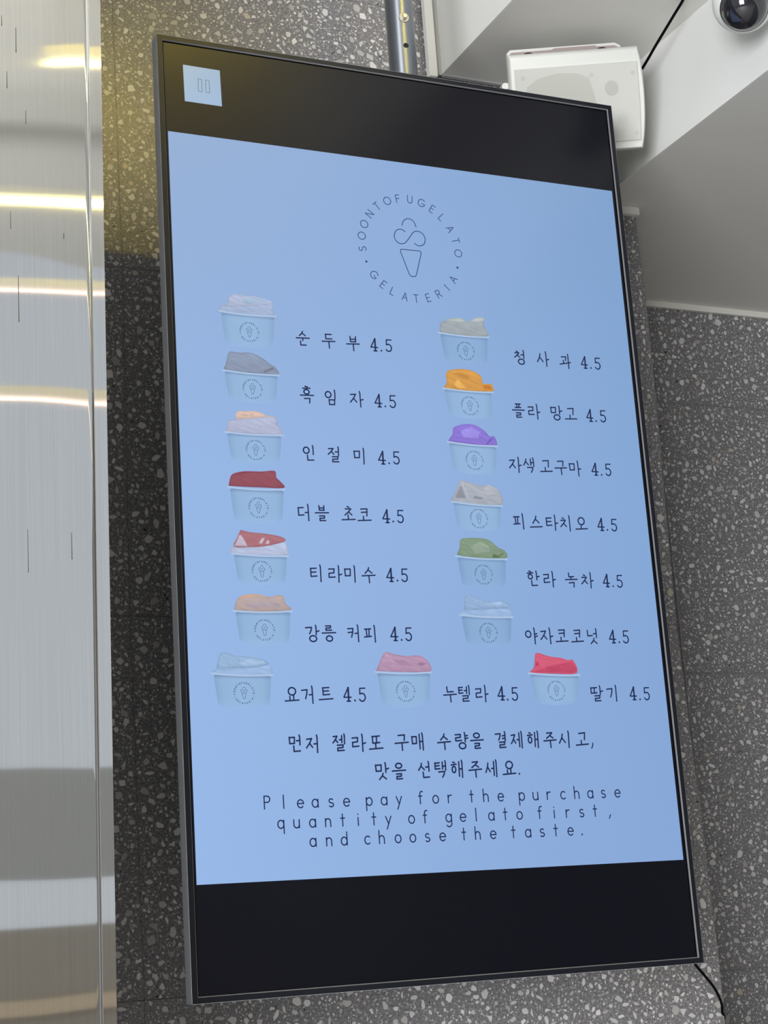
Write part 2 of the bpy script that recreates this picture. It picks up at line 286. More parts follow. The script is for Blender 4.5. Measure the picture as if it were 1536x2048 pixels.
def steel():
    m = mat('brushed_steel', (.66, .655, .63), .045, 1.0)
    nt = m.node_tree; b = nt.nodes['Principled BSDF']; L = nt.links.new
    b.inputs['Anisotropic'].default_value = 1.0
    tg = nt.nodes.new('ShaderNodeCombineXYZ'); tg.inputs[0].default_value = 1.0     # grain runs upright, so gloss spreads sideways
    L(tg.outputs[0], b.inputs['Tangent'])
    tc = nt.nodes.new('ShaderNodeTexCoord'); mp = nt.nodes.new('ShaderNodeMapping'); mp.inputs['Scale'].default_value = (900, 900, 4)
    n = nt.nodes.new('ShaderNodeTexNoise'); n.inputs['Scale'].default_value = 1; n.inputs['Detail'].default_value = 5
    L(tc.outputs['Object'], mp.inputs['Vector']); L(mp.outputs['Vector'], n.inputs['Vector'])
    cr = nt.nodes.new('ShaderNodeValToRGB'); cr.color_ramp.elements[0].color = (.74, .735, .715, 1); cr.color_ramp.elements[1].color = (.84, .84, .82, 1)
    cr.color_ramp.elements[0].position = .25; cr.color_ramp.elements[1].position = .75
    L(n.outputs['Fac'], cr.inputs['Fac']); L(cr.outputs['Color'], b.inputs['Base Color'])
    # slow waviness of the sheet
    n2 = nt.nodes.new('ShaderNodeTexNoise'); n2.inputs['Scale'].default_value = 5; n2.inputs['Detail'].default_value = 1
    bp = nt.nodes.new('ShaderNodeBump'); bp.inputs['Strength'].default_value = .025; bp.inputs['Distance'].default_value = .01
    L(tc.outputs['Object'], n2.inputs['Vector']); L(n2.outputs['Fac'], bp.inputs['Height']); L(bp.outputs['Normal'], b.inputs['Normal'])
    return m
STEEL = steel()

# ---------------------------------------------------------------- terrazzo walls, tile by tile
def chips_for(x0, x1, z0, z1, density, rng):
    """angular stone chips inside one tile; returns list of (centre, polygon, colour)"""
    cell = .012; grid = {}
    out = []
    n = int((x1 - x0) * (z1 - z0) * density)
    for k in range(n):
        r = .0015 + .0064 * (rng.random() ** 2.5) if rng.random() < .93 else rng.uniform(.0045, .0082)
        placed = False
        for t in range(5):
            x = rng.uniform(x0 + r, x1 - r); z = rng.uniform(z0 + r, z1 - r)
            gx, gz = int(x / cell), int(z / cell); ok = True
            for i in (-2, -1, 0, 1, 2):
                for j in (-2, -1, 0, 1, 2):
                    for (a, b_, c) in grid.get((gx + i, gz + j), ()):
                        if (a - x) ** 2 + (b_ - z) ** 2 < (c + r) ** 2 * .8: ok = False; break
                    if not ok: break
                if not ok: break
            if ok: placed = True; break
        if not placed: continue
        grid.setdefault((gx, gz), []).append((x, z, r))
        el = rng.uniform(.36, 1.0) ; ph = rng.uniform(0, math.pi)
        m_ = rng.choice((3, 4, 4, 5, 5, 6))
        a0 = rng.uniform(0, 6.28); poly = []
        for q in range(m_):
            a = a0 + 2 * math.pi * (q + rng.uniform(-.28, .28)) / m_
            rr = r * rng.uniform(.75, 1.22)
            px, pz = rr * math.cos(a), rr * math.sin(a) * el
            poly.append((px * math.cos(ph) - pz * math.sin(ph), px * math.sin(ph) + pz * math.cos(ph)))
        # cut the corners so that the chip is slightly rounded
        rp = []
        for q in range(m_):
            a, b_ = poly[q], poly[(q + 1) % m_]
            rp.append((a[0] * .87 + b_[0] * .13, a[1] * .87 + b_[1] * .13)); rp.append((a[0] * .13 + b_[0] * .87, a[1] * .13 + b_[1] * .87))
        s = rng.random()
        if s < .80:
            g = rng.uniform(.46, .68); c = (g * 1.0, g * .985, g * .97)
        elif s < .955:
            g = rng.uniform(.34, .46); c = (g, g * .97, g * .93)
        elif s < .975:
            c = (.46, .40, .34)
        else:
            g = rng.uniform(.015, .03) if r < .0026 else rng.uniform(.3, .5); c = (g, g, g)
        out.append((x, z, rp, c))
    return out

def tile_wall(wall, Y, xs, zs, visible, density, tilts={}):
    gap = .0002
    for i in range(len(xs) - 1):
        for j in range(len(zs) - 1):
            x0, x1, z0, z1 = xs[i] + gap, xs[i + 1] - gap, zs[j] + gap, zs[j + 1] - gap
            cx, cz = (x0 + x1) / 2, (z0 + z1) / 2
            t = box('terrazzo_tile', x0, x1, Y, Y + .018, z0, z1, TERR, wall, origin=(cx, Y, cz))
            rng = random.Random(i * 31 + j * 7 + int(Y * 100))
            ax, az = tilts.get((i, j), (rng.uniform(-.12, .12), rng.uniform(-.12, .12)))
            t.rotation_euler = (math.radians(ax), 0, math.radians(az))
            vx0, vx1, vz0, vz1 = visible
            a0, a1, b0, b1 = max(x0, vx0) , min(x1, vx1), max(z0, vz0), min(z1, vz1)
            if a1 - a0 < .02 or b1 - b0 < .02: continue
            V, Fc, C = [], [], []
            for (x, z, poly, c) in chips_for(a0, a1, b0, b1, density, rng):
                k = len(V)
                for p in poly:
                    V.append((x + p[0] - cx, -.00015, z + p[1] - cz)); C.append(c)
                # counter clockwise seen from -Y
                Fc.append(list(range(k, k + len(poly))))
            me = bpy.data.meshes.new('stone_chips'); me.from_pydata(V, [], Fc); me.materials.append(CHIP)
            at = me.color_attributes.new('col', 'FLOAT_COLOR', 'POINT')
            fl = []
            for c in C: fl += [c[0], c[1], c[2], 1.0]
            at.data.foreach_set('color', fl); me.update()
            o = link('stone_chips', me, t); o['kind'] = 'stuff'

wall_a = struct(box('wall_back', -1.2, .578, .3195, .67, 0, 4.4, mat('mortar', (.12, .117, .115), .9)))
PZ = .5085
# tile rows lean in turn, shaped to place the yellow reflection (degrees about the level and the upright axis)
TILTS = {(i, j): (1.5 * (-1) ** (j + 1), 0) if j > 2 else (0, 0) for i in range(4) for j in range(9)}
zsA = [0, .06, .5685, 1.077, 1.5865, 2.095, 2.6035, 3.112, 3.62, 4.128, 4.4]
tile_wall(wall_a, .3, [-1.2, -.918, -.3185, .2, .5785], zsA, (-.55, .5785, 1.2, 3.25), 16500,
          TILTS)
wall_b = struct(box('wall_right', .578, 3.2, .6965, .85, 0, 2.81, mat('mortar_b', (.07, .068, .066), .9)))
tile_wall(wall_b, .677, [.5785, 1.25, 1.85, 2.45, 3.2], [0, .509, 1.018, 1.547, 2.0765, 2.60, 2.81], (.58, 1.30, 1.2, 2.81), 16000)

# return face of the pier between the two walls
side = struct(box('wall_pier_side', .5790, .5800, .30, .677, 0, 2.805, TERR))

# ---------------------------------------------------------------- stepped ceiling boxes
H1, H2 = 2.999, 2.805
def quad_prism(name, pts, thick, material):
    """closed prism from a planar quad extruded along vector thick"""
    t = Vector(thick); a = [Vector(p) for p in pts]; b = [p + t for p in a]
    n = len(a)
    f = [list(range(n)), list(range(2 * n - 1, n - 1, -1))] + [[i, (i + 1) % n, (i + 1) % n + n, i + n] for i in range(n)]
    bm = bmesh.new(); vv = [bm.verts.new(p) for p in a + b]
    for q in f: bm.faces.new([vv[i] for i in q])
    return from_bm(name, bm, material)
YF = -1.0
struct(quad_prism('ceiling_upper_soffit', [(.2345, YF, H1), (.526, YF, H1), (.526, .30, H1), (.2345, .30, H1)], (0, 0, .03), CEIL))
struct(quad_prism('ceiling_upper_face', [(.2305, YF, H1), (.2305, .30, H1), (.2305, .30, 4.4), (.2305, YF, 4.4)], (.004, 0, 0), WHITE))
struct(quad_prism('ceiling_lower_face', [(.500, YF, H2), (.500, .30, H2), (.526, .30, H1 + .03), (.526, YF, H1 + .03)], (.004, 0, 0), WHITE))
struct(quad_prism('ceiling_lower_soffit', [(.504, YF, H2), (3.2, YF, H2), (3.2, .677, H2), (.579, .677, H2), (.579, .30, H2), (.504, .30, H2)], (0, 0, .03), CEIL))
struct(box('ceiling_front_fascia', .2345, 3.2, YF - .006, YF - .0005, H2, 4.4, WHITE))
struct(quad_prism('ceiling', [(-3.2, -5.0, 4.4), (6, -5.0, 4.4), (6, -1.0, 4.4), (.26, -1.0, 4.4), (.26, .32, 4.4), (-3.2, .32, 4.4)], (0, 0, .05), CEIL))
struct(box('floor', -8, 6, -14, .67, -.05, 0, mat('floor_tile', (.66, .645, .62), .5)))
struct(box('wall_light_block', 1.30, 1.45, -3.0, .676, 0, 2.804, mat('light_block_dark', (.09, .085, .085), .4)))  # unseen dark wall added to keep light off the right wall
struct(box('trim_wall_right', .5795, 3.2, .668, .677, H2 - .012, H2, TRIM, bevel=.001, seg=1))
struct(box('trim_wall_back', .2600, .583, .290, .2995, H2 - .015, H2, TRIM, bevel=.001, seg=1))
struct(box('trim_corner_strip', .2040, .2195, .288, .2995, H1 - .01, 4.4, WHITE, bevel=.001, seg=1))
struct(box('trim_channel', .2195, .2300, .295, .2998, H1 - .002, 4.4, GREY))
struct(box('trim_soffit_gap', .232, .52, .292, .2995, H1 - .004, H1 - .0002, GREY))

# ---------------------------------------------------------------- steel cabinet at the left
cab = empty('steel_cabinet', (-.9, -.25, 0), 'tall brushed stainless steel cabinet with drip marks, at the left edge of the photo', 'cabinet')
def panel(name, prof, z0, z1, lean, material, parent, nseg=24):
    V, Fc = [], []
    for k in range(nseg + 1):
        z = z0 + (z1 - z0) * k / nseg
        for (x, y) in prof: V.append((x + lean * (z - 1.6), y, z))
    n = len(prof)
    for k in range(nseg):
        for i in range(n - 1):
            a = k * n + i; Fc.append([a, a + 1, a + n + 1, a + n])
    o = mesh(name, V, Fc, material, parent, smooth=True)
    return o
YS = -.25
LN = .0105
xe = -.5205      # x of the fold at z = 1.6
face_prof = [(-1.50, YS + .016), (-1.3, YS + .010)] + [(-1.1 + i * (xe - .008 + 1.1) / 10, YS + .004 - .004 * math.sin(i / 10 * math.pi / 2)) for i in range(11)]
face_prof += [(xe - .006 + .006 * math.sin(a), YS + .006 - .006 * math.cos(a)) for a in [math.radians(d) for d in (15, 35, 55, 72)]]
panel('front_panel', face_prof, 0.02, 4.1, LN, STEEL, cab)
flange_prof = [(xe - .0006, YS + .0052), (xe + .0138, YS + .0054)]
panel('edge_flange', flange_prof, 0.02, 4.1, LN, STEEL, cab)
panel('flange_return', [(xe + .0138, YS + .0054), (xe + .0140, YS + .03)], 0.02, 4.1, LN, STEEL, cab)
panel('edge_highlight_bead', [(xe - .0016 + .0016 * math.sin(math.radians(d)), YS + .0048 - .0022 * math.cos(math.radians(d))) for d in range(-90, 91, 15)], 0.02, 4.1, LN, mat('edge_highlight_pale', (.86, .85, .82), .38, .6), cab)  # added bead, its pale colour paints the bright highlight along the fold
box('cabinet_body', -1.5, xe - .008, YS + .03, .285, .02, 4.09, mat('cabinet_carcass', (.45, .45, .45), .45, .5), cab)
SMUDGE = mat('drip_stain', (.10, .095, .085), .7, 0, .1)
for (x, z, l, w) in ((-.5935, 2.615, .030, .0012), (-.6040, 2.57, .02, .001), (-.5840, 2.53, .016, .0009), (-.6090, 2.645, .012, .001), (-.5945, 2.30, .052, .0014),
                     (-.5885, 2.03, .045, .0009), (-.5430, 2.045, .028, .0011), (-.602, 2.405, .02, .0008), (-.5445, 2.40, .006, .0012)):
    w *= .55
    V = [(x - w * .25, YS - .0006, z + l), (x + w * .25, YS - .0006, z + l), (x + w * .5, YS - .0006, z + .003), (x + w * .7, YS - .0006, z), (x, YS - .0006, z - .001), (x - w * .7, YS - .0006, z), (x - w * .5, YS - .0006, z + .003)]
    mesh('drip_stain', V, [[6, 5, 4, 3, 2, 1, 0]], SMUDGE, cab)

# ---------------------------------------------------------------- lamps of the shop (behind the viewer; seen as streaks in the steel)
def emis(name, c, s):
    m = mat(name, (.8, .8, .8)); b = m.node_tree.nodes['Principled BSDF']
    b.inputs['Emission Color'].default_value = (*c, 1); b.inputs['Emission Strength'].default_value = s
    return m
def tube_lamp(x0, x1, y, z, r, material, label, k=0.0, hood=.03):
    """tube from x0 to x1; it passes through (0, y) and runs at slope k to the wall"""
    cx = (x0 + x1) / 2; hl = (x1 - x0) / 2 * math.hypot(1, k)
    t = empty('tube_lamp', (cx, y + k * cx, z + .03), label, 'lamp')
    M = Matrix.Translation((cx, y + k * cx, z)) @ Matrix.Rotation(math.atan(k), 4, 'Z')
    from_bm('lamp_tube', tube_bm([(-hl, 0, 0), (hl, 0, 0)], r, 12), material, t, M=M)
    box('lamp_housing', -hl - .02, hl + .02, -hood, hood, r + .002, r + .03, mat('lamp_housing_white', (.7, .7, .7), .4), t, M=M)
    for x in (-hl + .1, hl - .1):
        box('hanger_rod', x - .004, x + .004, -.004, .004, r + .03, 4.399 - z, mat('hanger_metal', (.4, .4, .4), .4, 1), t, M=M)
    return t

# ---------------------------------------------------------------- television
tv = empty('menu_television', (0, 0, TVZ), 'large portrait menu screen in a slim black frame showing gelato cups and prices', 'television')
W2, HH2 = .34025, .6048
BX, BT, BB = .0096, .0096, .0088
OX, OT, OB = W2 + BX, HH2 + BT, HH2 + BB
FRAME = mat('bezel_dark', (.008, .009, .014), .32, 0, .32)
def ring_bm(prof_list):
    """prof_list: successive (left/right half width, top, bottom, y) rectangles joined into a ring"""
    bm = bmesh.new(); R = []
    for (hx, t, b, y) in prof_list:
        R.append([bm.verts.new((-hx, y, TVZ + t)), bm.verts.new((hx, y, TVZ + t)), bm.verts.new((hx, y, TVZ - b)), bm.verts.new((-hx, y, TVZ - b))])
    for a, b in zip(R, R[1:]):
        for i in range(4):
            j = (i + 1) % 4; bm.faces.new((a[i], a[j], b[j], b[i]))
    return bm
def rr(inset, y): return (OX - inset, OT - inset, OB - inset, y)
from_bm('bezel', ring_bm([rr(.0003, .0218), rr(.0003, .0001), rr(.0006, -.0002), rr(.0068, -.0002), rr(.0070, .0), rr(.0070, .0218)]), FRAME, tv)
from_bm('outer_band', ring_bm([rr(.0008, .022), rr(0, .0215), rr(0, .0003), rr(.0003, .0001)]), mat('outer_band_metal', (.58, .61, .68), .42, .3), tv)
from_bm('inner_trim', ring_bm([rr(.0070, -.0001), rr(.0077, .0004), rr(.0082, .0019)]), mat('inner_trim_metal', (.17, .17, .18), .5, 0, .2), tv)
from_bm('inner_gap', ring_bm([rr(.0081, .0020), rr(.0082, .0045), rr(.0100, .0045)]), mat('inner_gap_black', (.003, .003, .003), .6, 0, .1), tv)
box('back_cover', -W2 + .004, W2 - .004, .0065, .021, TVZ - HH2 + .004, TVZ + HH2 - .004, mat('back_cover_black', (.02, .02, .02), .5), tv)
box('electronics_hump', -.24, .24, .021, .045, TVZ - .45, TVZ + .38, mat('hump_black', (.02, .02, .02), .5), tv, bevel=.006)

# screen glass with the picture on it, a grid so that the panel's own brightness can vary
SY = .003
GX, GZ = 12, 20
V, Fc, C = [], [], []
for j in range(GZ + 1):
    for i in range(GX + 1):
        V.append((-W2 + 2 * W2 * i / GX, SY, TVZ - HH2 + 2 * HH2 * j / GZ)); C.append(lin((0, 1, 12)))
for j in range(GZ):
    for i in range(GX):
        a = j * (GX + 1) + i; Fc.append([a, a + 1, a + GX + 2, a + GX + 1])
screen = mesh('screen', V, Fc, SCREEN, tv, C, origin=(0, SY, TVZ))
EPS = .00012
def lay(pts, k): return [(p[0] / 1000.0, SY - EPS * k, TVZ + p[1] / 1000.0) for p in pts]

BG = {(0, 1): (142, 170, 211), (.5, 1): (139, 170, 214), (1, 1): (126, 160, 203), (0, .5): (147, 180, 227), (.5, .5): (144, 175, 222), (1, .5): (131, 166, 213),
      (0, 0): (150, 183, 230), (.5, 0): (141, 173, 220), (1, 0): (134, 166, 214)}
def bgcol(x, z):
    u = max(0, min(1, (x + 338) / 675.)) * 2; v = max(0, min(1, (z + 481) / 958.)) * 2
    i, j = min(int(u), 1), min(int(v), 1); fu, fv = u - i, v - j
    c = [0, 0, 0]
    for (a, b_, w) in ((i, j, (1 - fu) * (1 - fv)), (i + 1, j, fu * (1 - fv)), (i, j + 1, (1 - fu) * fv), (i + 1, j + 1, fu * fv)):
        q = BG[(a / 2 if a != 1 else .5, b_ / 2 if b_ != 1 else .5)]
        for n in range(3): c[n] += q[n] * w
    return c
V, Fc, C = [], [], []
for j in range(25):
    for i in range(17):
        x, z = -338.2 + 675.0 * i / 16, -480.8 + 957.8 * j / 24
        V.append((x, z)); C.append(lin(bgcol(x, z)))
for j in range(24):
    for i in range(16):
        a = j * 17 + i; Fc.append([a, a + 1, a + 18, a + 17])
mesh('menu_background', lay(V, 1), Fc, SCREEN, screen, C)

class Ink:
    def __init__(s): s.v, s.f, s.c = [], [], []
    def poly(s, pts, col):
        k = len(s.v); s.v += pts; s.c += [col] * len(pts)
        for t in tessellate_polygon([[Vector((p[0], p[1], 0)) for p in pts]]): s.f.append([k + i for i in t])
    def fan(s, pts, col, mid):
        """outline colour col, centre colour mid"""
        cx = sum(p[0] for p in pts) / len(pts); cz = sum(p[1] for p in pts) / len(pts)
        k = len(s.v); s.v += pts; s.c += [col] * len(pts); s.v.append((cx, cz)); s.c.append(mid)
        for i in range(len(pts)): s.f.append([k + i, k + (i + 1) % len(pts), k + len(pts)])
    def dot(s, x, z, r, col, n=10):
        s.poly([(x + r * math.cos(2 * math.pi * i / n), z + r * math.sin(2 * math.pi * i / n)) for i in range(n)], col)
    def stroke(s, pts, w, col, caps=True):
        h = w / 2
        for (a, b_) in zip(pts, pts[1:]):
            dx, dz = b_[0] - a[0], b_[1] - a[1]; l = math.hypot(dx, dz)
            if l < 1e-6: continue
            nx, nz = -dz / l * h, dx / l * h
            k = len(s.v); s.v += [(a[0] + nx, a[1] + nz), (a[0] - nx, a[1] - nz), (b_[0] - nx, b_[1] - nz), (b_[0] + nx, b_[1] + nz)]
            s.c += [col] * 4; s.f.append([k, k + 1, k + 2, k + 3])
        if caps:
            for p in pts: s.dot(p[0], p[1], h, col, 8)
    def build(s, name, k, parent, material=None):
        o = mesh(name, lay(s.v, k), s.f, material or SCREEN, parent, s.c)
        bm = bmesh.new(); bm.from_mesh(o.data)
        flip = [f for f in bm.faces if f.normal.y > 0]
        bmesh.ops.reverse_faces(bm, faces=flip); bm.to_mesh(o.data); bm.free()
        return o

def arc(cx, cy, rx, ry, a0, a1, n=14):
    return [(cx + rx * math.cos(math.radians(a0 + (a1 - a0) * i / n)), cy + ry * math.sin(math.radians(a0 + (a1 - a0) * i / n))) for i in range(n + 1)]

# --- pen letters of the Korean lines: jamo as strokes in a unit box, y down
def circ(cx=.5, cy=.5, rx=.46, ry=.46): return arc(cx, cy, rx, ry, -90, 270, 18)
J = {
 'G': [[(.06, .16), (.90, .08), (.82, .92)]], 'K': [[(.06, .14), (.90, .08), (.82, .95)], [(.12, .54), (.84, .48)]],
 'ㄱ': [[(.06, .14), (.88, .08), (.80, .5), (.58, .95)]],
 'ㄴ': [[(.12, .05), (.14, .86), (.95, .80)]],
 'ㄷ': [[(.08, .12), (.90, .08)], [(.12, .12), (.14, .88), (.95, .82)]],
 'ㄹ': [[(.08, .10), (.84, .06), (.80, .46), (.12, .52), (.12, .93), (.96, .88)]],
 'ㅁ': [[(.10, .08), (.16, .92)], [(.10, .12), (.88, .08), (.84, .88), (.16, .90)]],
 'ㅂ': [[(.12, .02), (.16, .92), (.86, .90)], [(.86, .0), (.86, .92)], [(.14, .48), (.86, .46)]],
 'ㅅ': [[(.54, .02), (.44, .4), (.03, .94)], [(.44, .40), (.94, .88)]],
 'ㅇ': [circ()],
 'ㅈ': [[(.10, .12), (.84, .06), (.50, .52), (.03, .94)], [(.50, .50), (.94, .90)]],
 'ㅊ': [[(.36, .0), (.60, .08)], [(.10, .28), (.84, .24), (.50, .60), (.03, .97)], [(.50, .58), (.94, .93)]],
 'ㅋ': [[(.06, .12), (.88, .08), (.80, .5), (.60, .95)], [(.10, .50), (.82, .44)]],
 'ㅌ': [[(.08, .10), (.90, .06)], [(.12, .10), (.14, .90), (.96, .84)], [(.14, .48), (.84, .44)]],
 'ㅍ': [[(.06, .12), (.94, .08)], [(.30, .12), (.35, .84)], [(.70, .10), (.64, .82)], [(.0, .90), (.98, .82)]],
 'ㅎ': [[(.34, .0), (.64, .06)], [(.06, .26), (.94, .20)], circ(.5, .68, .32, .29)],
 'ㄸ': [[(.02, .12), (.46, .10)], [(.06, .12), (.08, .88), (.46, .84)], [(.54, .10), (.98, .06)], [(.58, .10), (.58, .86), (.98, .80)]],
}
CHO = 'ㄱㄲㄴㄷㄸㄹㅁㅂㅃㅅㅆㅇㅈㅉㅊㅋㅌㅍㅎ'
JUNG = ['ㅏ', 'ㅐ', 'ㅑ', 'ㅒ', 'ㅓ', 'ㅔ', 'ㅕ', 'ㅖ', 'ㅗ', 'ㅘ', 'ㅙ', 'ㅚ', 'ㅛ', 'ㅜ', 'ㅝ', 'ㅞ', 'ㅟ', 'ㅠ', 'ㅡ', 'ㅢ', 'ㅣ']
JONG = ['', 'ㄱ', 'ㄲ', 'ㄳ', 'ㄴ', 'ㄵ', 'ㄶ', 'ㄷ', 'ㄹ', 'ㄺ', 'ㄻ', 'ㄼ', 'ㄽ', 'ㄾ', 'ㄿ', 'ㅀ', 'ㅁ', 'ㅂ', 'ㅄ', 'ㅅ', 'ㅆ', 'ㅇ', 'ㅈ', 'ㅊ', 'ㅋ', 'ㅌ', 'ㅍ', 'ㅎ']
def syllable(ch):
    n = ord(ch) - 0xAC00
    c, v, f = CHO[n // 588], JUNG[n % 588 // 28], JONG[n % 28]
    S = []
    def put(j, x0, y0, x1, y1):
        if v in 'ㅗㅛㅜㅠㅡㅘ' and j in 'ㄱㅋ': j = {'ㄱ': 'G', 'ㅋ': 'K'}[j]     # upright tail above a level vowel
        for st in J[j]: S.append([(x0 + p[0] * (x1 - x0), y0 + p[1] * (y1 - y0)) for p in st])
    if v in 'ㅗㅛㅜㅠㅡ':
        if not f:
            bar = {'ㅗ': .88, 'ㅛ': .88, 'ㅡ': .82}.get(v, .58)
            top = .0 if c in 'ㅊㅎ' else .04
            put(c, .22, top, .80, {'ㅗ': .60, 'ㅛ': .56, 'ㅡ': .60}.get(v, .46))
            S.append([(.0, bar + .03), (1.0, bar - .03)])
            if v == 'ㅗ': S.append([(.42 if c in 'ㄱㅋ' else .47, .60 if c in 'ㄱㅋ' else .56), (.43 if c in 'ㄱㅋ' else .48, bar)])
            if v == 'ㅛ': S.append([(.34, .62), (.36, bar)]); S.append([(.62, .56), (.62, bar)])
            if v == 'ㅜ': S.append([(.52, bar), (.54, 1.06)])
        else:
            put(c, .16 if c == 'ㅎ' else .24, -.14 if c == 'ㅎ' else .0, .80 if c == 'ㅎ' else .74, .42 if c == 'ㅎ' else .34)
            S.append([(.0, .50), (1.0, .46)])
            y = .48
            if v == 'ㅗ': S.append([(.48, .30), (.48, y)])
            if v == 'ㅜ': S.append([(.50, y), (.50, .66)]); 
            put(f, .26, .66 if v != 'ㅜ' else .68, .76, 1.04)
    elif v == 'ㅘ':
        put(c, .12, .18, .58, .52)
        S.append([(.30, .50), (.32, .74)]); S.append([(.0, .80), (.92, .62)]); S.append([(.72, .0), (.76, 1.08)])
    else:
        two = v in 'ㅐㅔㅒㅖ'
        bx = .80 if not two else .86
        cy0, cy1 = (.14, .80) if not f else (.06, .54)
        cx1 = .54 if not two else .44
        if v in 'ㅓㅕㅔ': cx1 -= .06
        if c == 'ㅇ':
            put(c, .04, cy0 + .02, cx1 - .02, min(cy1, cy0 + .50))
        elif c == 'ㅎ':
            put(c, .0, cy0 - .08, cx1, min(cy1, cy0 + .62))
        else:
            put(c, .0, cy0, cx1, cy1 if not (c == 'ㅁ' and not f) else cy1 - .1)
        ye = 1.06 if not f else .58
        S.append([(bx - .03, -.04), (bx, .1), (bx, ye)])
        my = .52 if not f else .32
        if v in 'ㅏㅑ':
            S.append([(bx, my + .06), (bx + .22, my)])
            if v == 'ㅑ': S.append([(bx, my - .12), (bx + .2, my - .16)])
        if v == 'ㅓ': S.append([(bx - .24, my), (bx, my - .02)])
        if v == 'ㅕ': S.append([(bx - .22, my - .08), (bx, my - .1)]); S.append([(bx - .22, my + .1), (bx, my + .08)])
        if v == 'ㅐ':
            S.append([(bx - .24, .04), (bx - .24, ye - .08)]); S.append([(bx - .24, my), (bx, my - .02)])
        if v == 'ㅔ':
            S.append([(bx - .20, .06), (bx - .20, ye - .08)]); S.append([(bx - .38, my), (bx - .20, my - .02)])
        if f: put(f, .28, .62, .84, 1.04)
    return S
DIG = {'4': [[(.66, .0), (.02, .70), (1.0, .70)], [(.66, .0), (.66, .98)], [(.42, .985), (.9, .985)]],
       '5': [[(.9, .04), (.2, .05), (.16, .46)], [(.16, .46)] + arc(.46, .70, .42, .29, -115, 150, 14)]}
INK = lin((30, 45, 84))
def words(L, gap):
    out = [[L[0]]]
    for a, b_ in zip(L, L[1:]):
        digit = (b_[0] in '45.,') != (a[0] in '45.,') and b_[0] == '4'
        if b_[1] - a[1] > gap and b_[0] not in '.,' and not (a[0] in '.' and b_[0] == '5') or digit: out.append([])
        out[-1].append(b_)
    return out
for k, L in [(k, w_) for k, L_ in enumerate(MENU_LINES) for w_ in words(L_, 29)]:
    ink = Ink()
    zc = sum(t[2] for t in L if t[0] not in '.,') / max(1, sum(1 for t in L if t[0] not in '.,'))
    for (ch, x, z) in L:
        if ch in '45':
            w, h = 10.0, 17.2
            for st in DIG[ch]:
                foot = ch == '4' and st[0][1] > .9
                vert = ch == '4' and st[0][0] == st[-1][0]
                ink.stroke([(x + (p[0] - .5) * w, z + (.5 - p[1]) * h) for p in st], 2.5 if vert else 1.8, INK)
        elif ch == '.': ink.dot(x, z, 1.35, INK)
        elif ch == ',': ink.stroke([(x + .6, z + 2.4), (x + .2, z - .6), (x - 1.6, z - 4)], 1.7, INK)
        else:
            rng = random.Random(ord(ch) + k)
            w, h = 18.2, 19.4
            sl = rng.uniform(-.02, .03)
            for st in syllable(ch):
                ink.stroke([(x + (p[0] - .5) * w + (.5 - p[1]) * sl * h, z + (.5 - p[1]) * h) for p in st], 1.85 if k < 15 else 2.0, INK)
    ink.build('price' if L[0][0] == '4' else 'menu_word', 6, screen)

# --- thin geometric letters of the English lines: baseline 0, x-height 1, y up
GL = {
 'P': [[(0, 0), (0, 1.58)], [(0, 1.56), (.42, 1.56)] + arc(.42, 1.18, .36, .38, 90, -90, 10) + [(0, .80)]],
 'l': [[(.35, 0), (.35, 1.62)]], 'h': [[(0, 0), (0, 1.62)], [(0, .5)] + arc(.36, .60, .36, .38, 180, 0, 10) + [(.72, 0)]],
 'e': [[(.02, .52), (.86, .52)] + arc(.44, .5, .43, .49, 0, 318, 20)], 'a': [arc(.42, .5, .42, .49, 0, 360, 20), [(.84, 1.0), (.84, 0)]],
 's': [arc(.36, .74, .28, .25, 35, 270, 10) + arc(.36, .25, .32, .25, 90, -145, 10)],
 'p': [arc(.44, .5, .42, .49, 0, 360, 20), [(.02, 1.0), (.02, -.62)]], 'q': [arc(.42, .5, .42, .49, 0, 360, 20), [(.84, 1.0), (.84, -.62)]],
 'y': [[(0, 1), (.40, .05)], [(.78, 1), (.14, -.58)]], 'f': [[(.22, 0), (.22, 1.25)] + arc(.48, 1.25, .26, .32, 180, 60, 8), [(0, .98), (.5, .98)]],
 'o': [arc(.44, .5, .43, .49, 0, 360, 20)], 'r': [[(.1, 0), (.1, 1)], [(.1, .5)] + arc(.5, .58, .38, .40, 170, 70, 8)],
 't': [[(.3, 0), (.3, 1.5)], [(.02, .98), (.6, .98)]], 'u': [[(0, 1), (0, .42)] + arc(.38, .40, .38, .40, 180, 360, 12) + [(.76, 1)], [(.76, 1), (.76, 0)]],
 'c': [arc(.46, .5, .43, .49, 48, 312, 16)], 'n': [[(0, 0), (0, 1)], [(0, .5)] + arc(.36, .60, .36, .38, 180, 0, 10) + [(.72, 0)]],
 'i': [[(.35, 0), (.35, 1)], [(.35, 1.38), (.35, 1.42)]], 'g': [arc(.42, .5, .42, .49, 0, 360, 20), [(.84, 1.0), (.84, -.2)] + arc(.44, -.2, .40, .40, 0, -150, 10)],
 'd': [arc(.42, .5, .42, .49, 0, 360, 20), [(.84, 1.62), (.84, 0)]], ',': [[(.5, .12), (.28, -.32)]], '.': [[(.4, .04), (.41, .05)]]}
for L in [w_ for L_ in ENGLISH_LINES for w_ in words(L_, 26)]:
    ink = Ink()
    for (ch, x, z) in L:
        for st in GL[ch]:
            ink.stroke([(x + (p[0] - .42) * 9.2, z + p[1] * 9.7) for p in st], 1.55 if ch != '.' else 2.3, INK)
    ink.build('menu_word', 6, screen)

